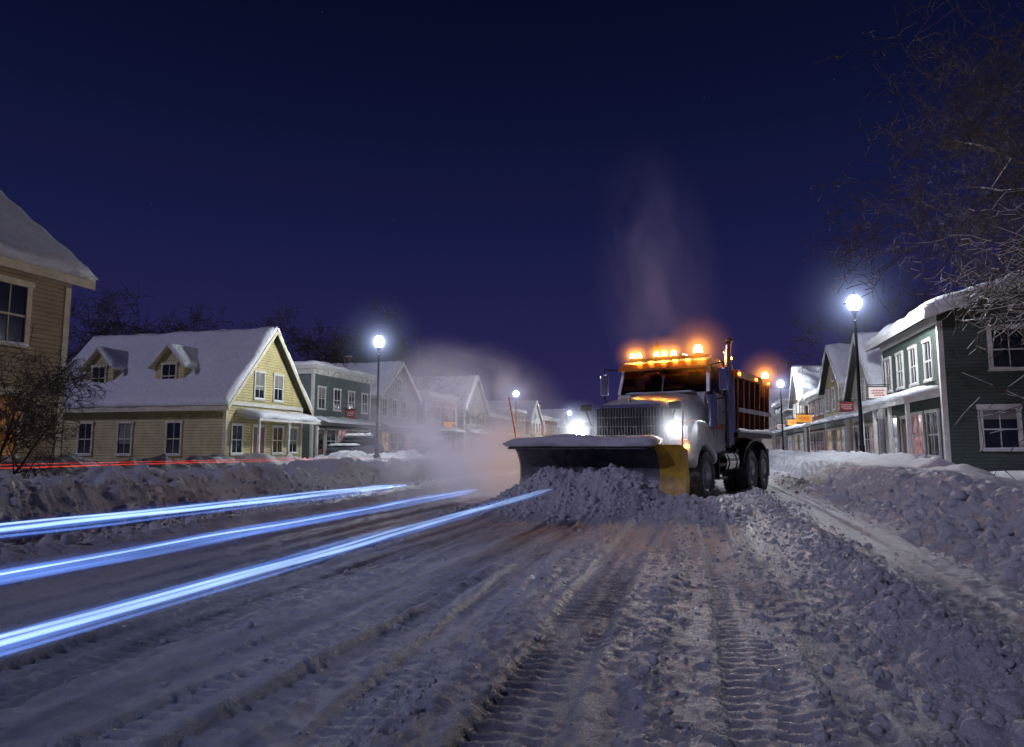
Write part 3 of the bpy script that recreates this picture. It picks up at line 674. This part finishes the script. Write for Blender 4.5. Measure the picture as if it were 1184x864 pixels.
for sx in(-1,1):
    poly=[(-.98,.95),(-1.03,1.2),(-1.02,1.4),(-.95,1.55),(-.82,1.65),(-.6,1.70),(-.3,1.72),(0,1.70),(.3,1.6),(.55,1.42),(.72,1.2),(.82,.85)]+[(y,z) for y,z in arc[::-1]]
    x0,x1=sorted((sx*.80,sx*1.32))
    t.extr('fenders','twhite',poly,x0,x1)
    cx=sx*1.07
    t.box('headlight_housings','twhite',cx-.2,cx+.2,-1.12,-1.0,1.28,1.58);t.box('headlight_bezels','chrome',cx-.17,cx+.17,-1.14,-1.122,1.31,1.55)
    t.cyl('headlights','head',(cx,-1.165,1.43),(cx,-1.141,1.43),.09,n=20)
    sphere_pts(t,'headlight_painted_haze','hhz',(cx,-1.25,1.52),.72)  # headlight glare painted as an emissive shell
    t.cyl('turn_lamps','amberd',(sx*1.24,-1.06,1.15),(sx*1.24,-1.0,1.15),.04)
    t.box('bumper','steel',min(sx*.1,sx*1.25),max(sx*.1,sx*1.25),-1.35,-1.15,.62,.95)
    t.pipe('plow_light_stalks','black',[(sx*.9,-.95,1.6),(sx*1.0,-1.0,1.92)],.02);t.box('plow_lights','black',sx*1.0-.1,sx*1.0+.1,-1.06,-.92,1.92,2.06)
CB=2.08
t.extr('cab_body','twhite',[(.951,1.0),(.951,2.40),(CB,2.40),(CB,1.0)],-1.14,1.14)
t.extr('cab_roof','twhite',[(1.08,3.04),(1.12,3.14),(1.3,3.22),(1.9,3.25),(CB,3.18),(CB,3.04)],-1.10,1.10)
def pil(xa,ya,xb,yb,w=.07,d=.08):
    t.hexa('cab_pillars','twhite',[(xa-w/2,ya,2.402),(xa+w/2,ya,2.402),(xa+w/2,ya+d,2.402),(xa-w/2,ya+d,2.402),(xb-w/2,yb,3.038),(xb+w/2,yb,3.038),(xb+w/2,yb+d,3.038),(xb-w/2,yb+d,3.038)])
for sx in(-1,1):
    pil(sx*1.09,.96,sx*1.04,1.16);pil(sx*1.09,CB-.13,sx*1.04,CB-.13,.07,.12)
    t.hexa('side_windows','wind',[(sx*1.08,1.04,2.405),(sx*1.09,1.04,2.405),(sx*1.09,1.94,2.405),(sx*1.08,1.94,2.405),(sx*1.03,1.24,3.035),(sx*1.04,1.24,3.035),(sx*1.04,1.94,3.035),(sx*1.03,1.94,3.035)])
    xs=sorted((sx*1.142,sx*1.155));t.box('door_panels','twhite',*xs,1.08,1.96,1.2,2.36)
    xs=sorted((sx*1.157,sx*1.18));t.box('door_handles','chrome',*xs,1.78,1.91,1.95,1.99)
    xs=sorted((sx*1.157,sx*1.162));t.box('door_stripe','torange',*xs,1.10,1.94,1.55,1.68)
    xs=sorted((sx*.85,sx*1.28));t.box('steps','steel',*xs,1.0,1.6,.72,.78);t.box('steps','steel',*xs,1.0,1.6,.42,.47);t.box('steps','steel',*xs,1.0,1.03,.47,.9)
    t.cyl('fuel_tank','chrome',(sx*.98,1.65,.80),(sx*.98,2.7,.80),.3,n=24)
    for yy in(1.85,2.5): t.rev('tank_straps','steel',(sx*.98,yy,.80),(0,1,0),[(-.03,.302),(-.03,.31),(.03,.31),(.03,.302)],24)
    mx=sx*1.46
    t.pipe('mirror_arms','black',[(sx*1.09,1.0,3.0),(mx,.95,3.05),(mx,.95,2.25),(sx*1.13,1.0,2.2)],.018)
    t.box('mirrors','chrome',mx-.10,mx+.10,.90,.96,2.40,2.92);t.box('mirror_glass','chrome',mx-.085,mx+.085,.961,.965,2.42,2.90)
t.box('cab_pillars','twhite',-1.07,1.07,CB-.06,CB-.002,2.402,2.65)
t.hexa('windshield','wind',[(-1.05,.985,2.41),(1.05,.985,2.41),(1.05,.995,2.41),(-1.05,.995,2.41),(-1.0,1.18,3.03),(1.0,1.18,3.03),(1.0,1.19,3.03),(-1.0,1.19,3.03)])
t.hexa('cab_pillars','black',[(-.02,.965,2.41),(.02,.965,2.41),(.02,.983,2.41),(-.02,.983,2.41),(-.02,1.165,3.03),(.02,1.165,3.03),(.02,1.179,3.03),(-.02,1.179,3.03)])
for x in(-.5,.45): t.pipe('wipers','black',[(x,.96,2.42),(x-.3,1.01,2.62),(x-.38,1.05,2.75)],.01,6)
t.box('dashboard','cabin',-.98,.98,1.05,1.3,2.402,2.5)
for x in(-.5,.5): t.box('seats','cabin',x-.25,x+.25,1.78,1.9,2.402,2.78);t.box('seats','cabin',x-.13,x+.13,1.8,1.9,2.785,2.95)
t.rev('steering_wheel','cabin',(.5,1.4,2.5),(0,-.6,.8),[(-.015,.2),(0,.215),(.015,.2),(0,.185),(-.015,.2)],20)
t.hexa('sun_visor','torange',[(-1.08,.92,2.96),(1.08,.92,2.96),(1.08,1.1,3.08),(-1.08,1.1,3.08),(-1.08,.90,3.0),(1.08,.90,3.0),(1.08,1.1,3.15),(-1.08,1.1,3.15)])
t.box('light_bar_mount','black',-1.0,1.0,1.42,1.6,3.262,3.31)
def beacon(x,y,z,r=.075,h=.15,hz=True,mat='amber',R=.5):
    t.rev('beacons',mat,(x,y,z),(0,0,1),[(0,r),(h*.6,r*.95),(h*.9,r*.6),(h,.001)],16);t.cyl('beacon_bases','black',(x,y,z-.04),(x,y,z-.001),r*1.15)
    if hz: sphere_pts(t,'beacon_painted_haze','ahz',(x,y,z+.08),R,36)  # amber beacon glow painted as an emissive shell
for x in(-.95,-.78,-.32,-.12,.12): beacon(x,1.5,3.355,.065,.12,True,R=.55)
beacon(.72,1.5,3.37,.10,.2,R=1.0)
for x in(-.6,-.3,0,.3,.6): t.box('cab_marker_lamps','amberd',x-.05,x+.05,1.06,1.10,3.155,3.19)
t.cyl('air_horn','chrome',(.4,1.2,3.32),(.4,1.9,3.32),.045,.02);
EY=2.26
t.pipe('exhaust_stack','chrome',[(1.2,EY,1.2),(1.2,EY,3.48)],.085,18);t.pipe('exhaust_shield','chrome',[(1.2,EY,1.5),(1.2,EY,2.85)],.13,18)
t.pipe('exhaust_tip','chrome',[(1.2,EY,3.48),(1.2,EY+.02,3.58),(1.2,EY+.08,3.67),(1.2,EY+.18,3.74)],.085,18)
t.pipe('exhaust_stack','chrome',[(.6,EY,1.15),(1.2,EY,1.2)],.07)
t.cyl('air_cleaner','chrome',(1.22,.72,1.6),(1.22,.72,2.3),.14,n=20);t.cyl('air_cleaner','chrome',(1.22,.72,2.3),(1.22,.72,2.38),.14,.07,n=20)
Y0,Y1=2.62,6.1
prof=[(-1.0,1.25),(-1.16,1.5),(-1.22,2.85),(-1.22,3.02),(1.22,3.02),(1.22,2.85),(1.16,1.5),(1.0,1.25)]
n=len(prof);vs=[(x,Y0,z) for x,z in prof]+[(x,Y1,z) for x,z in prof]
t.add('dump_body','tred',vs,[(i,(i+1)%n,n+(i+1)%n,n+i) for i in range(n)]+[tuple(range(n-1,-1,-1)),tuple(range(n,2*n))])
for sx in(-1,1):
    for k in range(7):
        y=Y0+.06+k*(Y1-Y0-.2)/6
        t.hexa('body_ribs','tred',[(sx*1.165,y,1.5),(sx*1.26,y,1.5),(sx*1.26,y+.09,1.5),(sx*1.165,y+.09,1.5),(sx*1.222,y,2.85),(sx*1.31,y,2.85),(sx*1.31,y+.09,2.85),(sx*1.222,y+.09,2.85)])
    xs=sorted((sx*1.2,sx*1.33));t.box('body_rails','torange',*xs,Y0-.05,Y1+.05,2.86,3.04);t.box('body_rails','steel',*sorted((sx*1.1,sx*1.3)),Y0-.05,Y1+.05,1.38,1.495)
    t.box('body_rails','twhite',*sorted((sx*1.312,sx*1.335)),Y0,Y1,2.0,2.11)
    t.slab('body_snow',(sx*1.15 if sx<0 else 1.16,Y0,1.5),(.17*1,0,0),(0,Y1-Y0,0),.14,3,.2,rag=.01)
    t.box('mud_flaps','tyre',*sorted((sx*.8,sx*1.3)),5.7,5.72,.35,1.1)
    mc=(R1+R2)/2
    ar=[(mc+1.35*math.cos(a),.75+.6*math.sin(a)) for a in np.linspace(0,math.pi,14)];ar2=[(mc+1.31*math.cos(a),.75+.56*math.sin(a)) for a in np.linspace(math.pi,0,14)]
    t.extr('rear_fenders','steel',ar+ar2,*sorted((sx*.75,sx*1.3)))
    for yy in(Y0+.1,Y0+1.8,Y1-.3): t.box('side_markers','amberd',*sorted((sx*1.335,sx*1.35)),yy,yy+.1,2.92,2.97)
    t.box('battery_box','steel',*sorted((sx*.7,sx*1.2)),2.72,2.98,.6,1.1)
t.box('headboard','tred',-1.22,1.22,2.5,2.61,1.5,3.15);
tp=[]
for i in range(13):
    a=math.pi*i/12;tp.append((-1.14*math.cos(a),3.03+.26*math.sin(a)))
vs=[(x,Y0+.02,z) for x,z in tp]+[(x,Y1-.02,z) for x,z in tp];n=13
t.add('tarp','torange',vs,[(i,i+1,n+i+1,n+i) for i in range(n-1)]+[tuple(range(n-1,-1,-1)),tuple(range(n,2*n))])
for k in range(5):
    y=Y0+.3+k*.72
    for i in range(12):
        t.cyl('tarp_bows','steel',(tp[i][0],y,tp[i][1]+.012),(tp[i+1][0],y,tp[i+1][1]+.012),.018,n=6)
t.slab('load_snow',(-.7,Y0+.05,3.25),(1.3,0,0),(0,Y1-Y0-.1,0),.12,9,.2,rag=.05)
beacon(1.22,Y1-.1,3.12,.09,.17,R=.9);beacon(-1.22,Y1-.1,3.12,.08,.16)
beacon(1.15,Y0,3.3,.05,.09,False)
pb=[( -.42,.04),(-.22,.10),(-.05,.28),(.03,.52),(.02,.78),(-.08,1.0),(-.26,1.18)]
PY=-2.15;XL,XR,XM=-1.95,1.55,1.08
front=[(PY+y,z) for y,z in pb];back=[(PY+y+.035,z+.01) for y,z in pb][::-1]
t.extr('blade','bladem',front+back,XL,XM);t.extr('blade_end','tyellow',front+back,XM+.002,XR)
for xx in((XR+.002,XR+.04),(XL-.04,XL-.002)): t.extr('blade_edge_plate','tyellow',front+[(PY+.12,1.1),(PY+.2,.6),(PY+.12,.1)],*xx)
t.hexa('rubber_deflector','tyre',[(XL,PY-.52,1.10),(XM,PY-.52,1.10),(XM,PY-.24,1.19),(XL,PY-.24,1.19),(XL,PY-.52,1.13),(XM,PY-.52,1.13),(XM,PY-.24,1.22),(XL,PY-.24,1.22)])
for x in np.linspace(-1.8,1.4,7): t.extr('blade_ribs','tyellow',[(PY+.04,.2),(PY+.09,.5),(PY+.08,.8),(PY-.04,1.08),(PY+.12,1.0),(PY+.2,.55),(PY+.14,.2)],x-.02,x+.02)
t.box('blade_backbar','tyellow',-1.8,1.4,PY+.2,PY+.32,.45,.6)
t.box('push_frame','tyellow',-.6,-.5,PY+.322,-1.2,.4,.55);t.box('push_frame','tyellow',.5,.6,PY+.322,-1.2,.4,.55);t.box('plow_hitch','black',-.55,.55,-1.5,-1.36,.4,1.3)
t.cyl('lift_ram','chrome',(0,-1.43,1.25),(0,PY+.3,.8),.04);t.cyl('angle_ram','chrome',(-.3,-1.4,.6),(-1.2,PY+.33,.55),.035);t.cyl('angle_ram','chrome',(.3,-1.4,.6),(1.2,PY+.33,.55),.035)
t.slab('blade_top_snow',(XL-.02,PY-.55,1.15),(XM-XL+.1,0,0),(0,.42,.05),.17,12,.08,rag=.08)
M['rodm']=pbr('marker_orange',(.9,.25,.03),.5,var=.2)
t.cyl('marker_rod','rodm',(-1.97,PY-.1,1.15),(-2.2,PY-.1,2.2),.020,.012);t.cyl('marker_rod','rodm',(1.57,PY-.1,1.15),(1.6,PY-.1,1.8),.016,.010)
t.slab('cowl_snow',(-.8,.7,2.38),(1.6,0,0),(0,.24,.02),.04,4,.1,rag=.02)
te=t.finish(smooth=42,bevel={'fenders':.07,'cab_body':.06,'cab_roof':.12,'bumper':.02,'dump_body':.03,'headlight_housings':.04,'mirrors':.02,'door_panels':.01})
def spot(name,loc,dirv,power,col,ang,blend=.8,rad=.08):
    l=bpy.data.lights.new(name,'SPOT');l.energy=power;l.color=col;l.spot_size=math.radians(ang);l.spot_blend=blend;l.shadow_soft_size=rad
    o=bpy.data.objects.new(name,l);SC.collection.objects.link(o);o.parent=te;o.location=loc;o.rotation_euler=Vector(dirv).to_track_quat('-Z','Y').to_euler();return o
for sx in(-1,1): spot('headlight_beam',(sx*1.07,-1.2,1.43),(0.05*sx,-1,-.14),240,(.95,.95,1),105)
# ------------------------------------------------------------ light trails
def emat(name,col,s,p=1.5):
    m=bpy.data.materials.new(name);m.use_nodes=True;nt=m.node_tree;nt.nodes.clear()
    e=N(nt,'ShaderNodeEmission');e.inputs[0].default_value=(*col,1)
    tr=N(nt,'ShaderNodeBsdfTransparent');a=N(nt,'ShaderNodeAddShader');o=N(nt,'ShaderNodeOutputMaterial')
    tc=N(nt,'ShaderNodeTexCoord');mp=N(nt,'ShaderNodeMapping');mp.inputs['Scale'].default_value=(.35,.35,9)
    no=N(nt,'ShaderNodeTexNoise',Scale=3.0,Detail=3.0);L=nt.links.new
    L(tc.outputs['Object'],mp.inputs[0]);L(mp.outputs[0],no.inputs['Vector'])
    mt=N(nt,'ShaderNodeMath',operation='MULTIPLY');L(no.outputs['Fac'],mt.inputs[0]);mt.inputs[1].default_value=s*2
    lw=N(nt,'ShaderNodeLayerWeight',Blend=.5);c=N(nt,'ShaderNodeMath',operation='SUBTRACT');c.inputs[0].default_value=1;L(lw.outputs['Facing'],c.inputs[1])
    pw=N(nt,'ShaderNodeMath',operation='POWER');L(c.outputs[0],pw.inputs[0]);pw.inputs[1].default_value=p
    m2=N(nt,'ShaderNodeMath',operation='MULTIPLY');L(mt.outputs[0],m2.inputs[0]);L(pw.outputs[0],m2.inputs[1])
    L(m2.outputs[0],e.inputs[1])
    L(e.outputs[0],a.inputs[0]);L(tr.outputs[0],a.inputs[1]);L(a.outputs[0],o.inputs[0]);return m
def trail(name,p0,p1,strands,seed):
    e=bpy.data.objects.new(name,None);SC.collection.objects.link(e)
    p0=Vector(p0);p1=Vector(p1)
    for k,(r,mat,off,z,sh) in enumerate(strands):
        n=60;vsx=[];K=12
        for i in range(n+1):
            a=i/n;q=p0.lerp(p1,a*(1-sh));q.x+=off;q.z+=z+.004*math.sin(a*20+seed+k)+.002*math.sin(a*47+k)
            rr=r*(.7+.9*a)*min(1,(1-a)*12+.15)
            for j in range(K):
                t_=2*math.pi*j/K;vsx.append((q.x+math.cos(t_)*rr,q.y,q.z+math.sin(t_)*rr))
        fs=[(i*K+j,i*K+(j+1)%K,(i+1)*K+(j+1)%K,(i+1)*K+j) for i in range(n) for j in range(K)]
        me=npmesh('streak',np.array(vsx),np.array(fs),mat);link('streak_%d'%k,me,e)
core=emat('trail_core',(.42,.62,1),.95,1.2);mid=emat('trail_mid',(.14,.32,1),.36,1.2);halo=emat('trail_halo',(.10,.22,1),.12,2.5)
trail('headlight_light_trail',(-2.15,-1.2,.64),(.49,8.4,.64),[(.009,core,0,.004,0),(.006,core,0,.022,.01),(.006,mid,0,-.018,.03),(.006,mid,0,.034,.02),(.020,mid,0,.008,.0),(.045,halo,0,.005,.0)],1)
trail('headlight_light_trail',(-3.0,-1.0,.66),(-.40,8.1,.66),[(.010,mid,0,-.02,0),(.010,mid,0,.02,0),(.004,core,0,.01,0),(.020,mid,0,0,0),(.05,halo,0,0,0)],2)
trail('headlight_light_trail',(-4.9,-1.2,.66),(-1.43,9.4,.64),[(.012,core,0,0,0),(.007,core,0,.03,.02),(.008,mid,0,-.04,.05),(.028,mid,0,.01,.0),(.06,halo,0,0,.0)],3)
redm=emat('tail_trail_red',(1,.05,.02),.8)
trail('tail_light_trail',(-12.5,6,.76),(-5.8,29,.72),[(.010,redm,0,0,0),(.005,redm,0,.06,.1)],4)
# ------------------------------------------------------------ steam and snow mist
def mist(name,loc,scale,dens,col,nscale,seed,emit=0,ecol=(1,1,1),lo=.42,hi=.75,rot=(0,0,0),stretch=(1,1,1),fo0=.15):
    m=bpy.data.materials.new(name);m.use_nodes=True;nt=m.node_tree;nt.nodes.clear();L=nt.links.new
    tc=N(nt,'ShaderNodeTexCoord');ln=N(nt,'ShaderNodeVectorMath',operation='LENGTH');L(tc.outputs['Object'],ln.inputs[0])
    fo=N(nt,'ShaderNodeMapRange');fo.interpolation_type='SMOOTHSTEP';L(ln.outputs['Value'],fo.inputs[0]);fo.inputs[1].default_value=1;fo.inputs[2].default_value=fo0;fo.inputs[3].default_value=0;fo.inputs[4].default_value=1
    mp=N(nt,'ShaderNodeMapping');mp.inputs['Location'].default_value=(seed,seed*.7,0);mp.inputs['Scale'].default_value=stretch;L(tc.outputs['Object'],mp.inputs[0])
    no=N(nt,'ShaderNodeTexNoise',Scale=nscale,Detail=4.0,Roughness=.62,Distortion=.6);L(mp.outputs[0],no.inputs['Vector'])
    r=N(nt,'ShaderNodeMapRange');L(no.outputs['Fac'],r.inputs[0]);r.inputs[1].default_value=lo;r.inputs[2].default_value=hi
    mu=N(nt,'ShaderNodeMath',operation='MULTIPLY');L(r.outputs[0],mu.inputs[0]);L(fo.outputs[0],mu.inputs[1])
    m2=N(nt,'ShaderNodeMath',operation='MULTIPLY');L(mu.outputs[0],m2.inputs[0]);m2.inputs[1].default_value=dens
    pv=N(nt,'ShaderNodeVolumePrincipled');pv.inputs['Color'].default_value=(*col,1);L(m2.outputs[0],pv.inputs['Density']);pv.inputs['Anisotropy'].default_value=.2
    o=N(nt,'ShaderNodeOutputMaterial');L(pv.outputs[0],o.inputs['Volume'])
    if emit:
        m3=N(nt,'ShaderNodeMath',operation='MULTIPLY');L(mu.outputs[0],m3.inputs[0]);m3.inputs[1].default_value=emit;L(m3.outputs[0],pv.inputs['Emission Strength']);pv.inputs['Emission Color'].default_value=(*ecol,1)  # painted light: the vapour emits its own colour instead of only scattering lamps
    try: m.cycles.volume_step_rate=2.0
    except Exception: pass
    bm=bmesh.new();bmesh.ops.create_icosphere(bm,subdivisions=3,radius=1);me=bpy.data.meshes.new(name);bm.to_mesh(me);bm.free();me.materials.append(m)
    o=link(name,me);o.location=loc;o.scale=scale;o.rotation_euler=rot;return o
mist('blown_snow_mist',(-1.2,16.6,1.5),(3.3,1.8,2.5),2.6,(.9,.9,.95),2.1,2.0,emit=.75,ecol=(.64,.58,.78),lo=.38,hi=.72,fo0=.10,rot=(0,.25,0))  # self-emission paints the light caught by the snow cloud
mist('blown_snow_mist',(.15,15.9,.9),(1.6,1.1,1.3),2.2,(.9,.85,.8),2.4,8.0,emit=.6,ecol=(.95,.58,.42),lo=.36,hi=.72,fo0=.2)  # warm truck light painted in as self-emission
mist('exhaust_steam_plume',(3.95,18.6,6.1),(2.1,1.2,4.4),.20,(.9,.85,.95),1.6,5.0,emit=.10,ecol=(.40,.33,.72),lo=.38,hi=.80,stretch=(1.1,1.1,.9),rot=(0,-.10,0),fo0=.0)  # violet light on the steam painted in as self-emission
# ------------------------------------------------------------ sky, added fill sun
w=bpy.data.worlds.new('World');SC.world=w;w.use_nodes=True;nt=w.node_tree;L=nt.links.new
bg=nt.nodes['Background'];tc=N(nt,'ShaderNodeTexCoord');nz=N(nt,'ShaderNodeVectorMath',operation='NORMALIZE');L(tc.outputs['Generated'],nz.inputs[0])
sp=N(nt,'ShaderNodeSeparateXYZ');L(nz.outputs[0],sp.inputs[0])
r=N(nt,'ShaderNodeValToRGB');L(sp.outputs['Z'],r.inputs['Fac']);cr=r.color_ramp
cr.elements[0].position=0;cr.elements[0].color=(.030,.024,.088,1);cr.elements[1].position=1;cr.elements[1].color=(.0012,.0016,.009,1)
for p,c in((.12,(.019,.017,.077)),(.28,(.0090,.0110,.055)),(.45,(.0038,.0056,.029)),(.65,(.0015,.0022,.012))):
    e=cr.elements.new(p);e.color=(*c,1)
vo=N(nt,'ShaderNodeTexVoronoi',Scale=55.0);L(nz.outputs[0],vo.inputs['Vector'])
st=N(nt,'ShaderNodeMath',operation='LESS_THAN');L(vo.outputs['Distance'],st.inputs[0]);st.inputs[1].default_value=.028
wn=N(nt,'ShaderNodeSeparateColor');L(vo.outputs['Color'],wn.inputs[0])
g2=N(nt,'ShaderNodeMath',operation='GREATER_THAN');L(wn.outputs[0],g2.inputs[0]);g2.inputs[1].default_value=.8
m1=N(nt,'ShaderNodeMath',operation='MULTIPLY');L(st.outputs[0],m1.inputs[0]);L(g2.outputs[0],m1.inputs[1])
m2=N(nt,'ShaderNodeMath',operation='MULTIPLY');L(m1.outputs[0],m2.inputs[0]);m2.inputs[1].default_value=.05
ad=N(nt,'ShaderNodeMix',data_type='RGBA');ad.blend_type='ADD';ad.inputs[0].default_value=1;L(r.outputs['Color'],ad.inputs[6]);L(m2.outputs[0],ad.inputs[7])
L(ad.outputs[2],bg.inputs['Color']);bg.inputs['Strength'].default_value=1.0
s=bpy.data.lights.new('added_fill_sun','SUN');s.energy=.66;s.color=(.67,.65,1);s.angle=math.radians(1.2)  # added fill light, standing in for unseen street lamps behind the camera
so=bpy.data.objects.new('added_fill_sun',s);SC.collection.objects.link(so);so.rotation_euler=Vector((.60,.48,-.48)).to_track_quat('-Z','Y').to_euler()
# ------------------------------------------------------------ camera
c=bpy.data.cameras.new('camera');c.lens=24;c.sensor_width=36;c.clip_end=5000;c.clip_start=.05
co_=bpy.data.objects.new('camera',c);SC.collection.objects.link(co_);co_.location=(0,0,CAMH);co_.rotation_euler=(math.radians(96.2),0,0)
SC.camera=co_
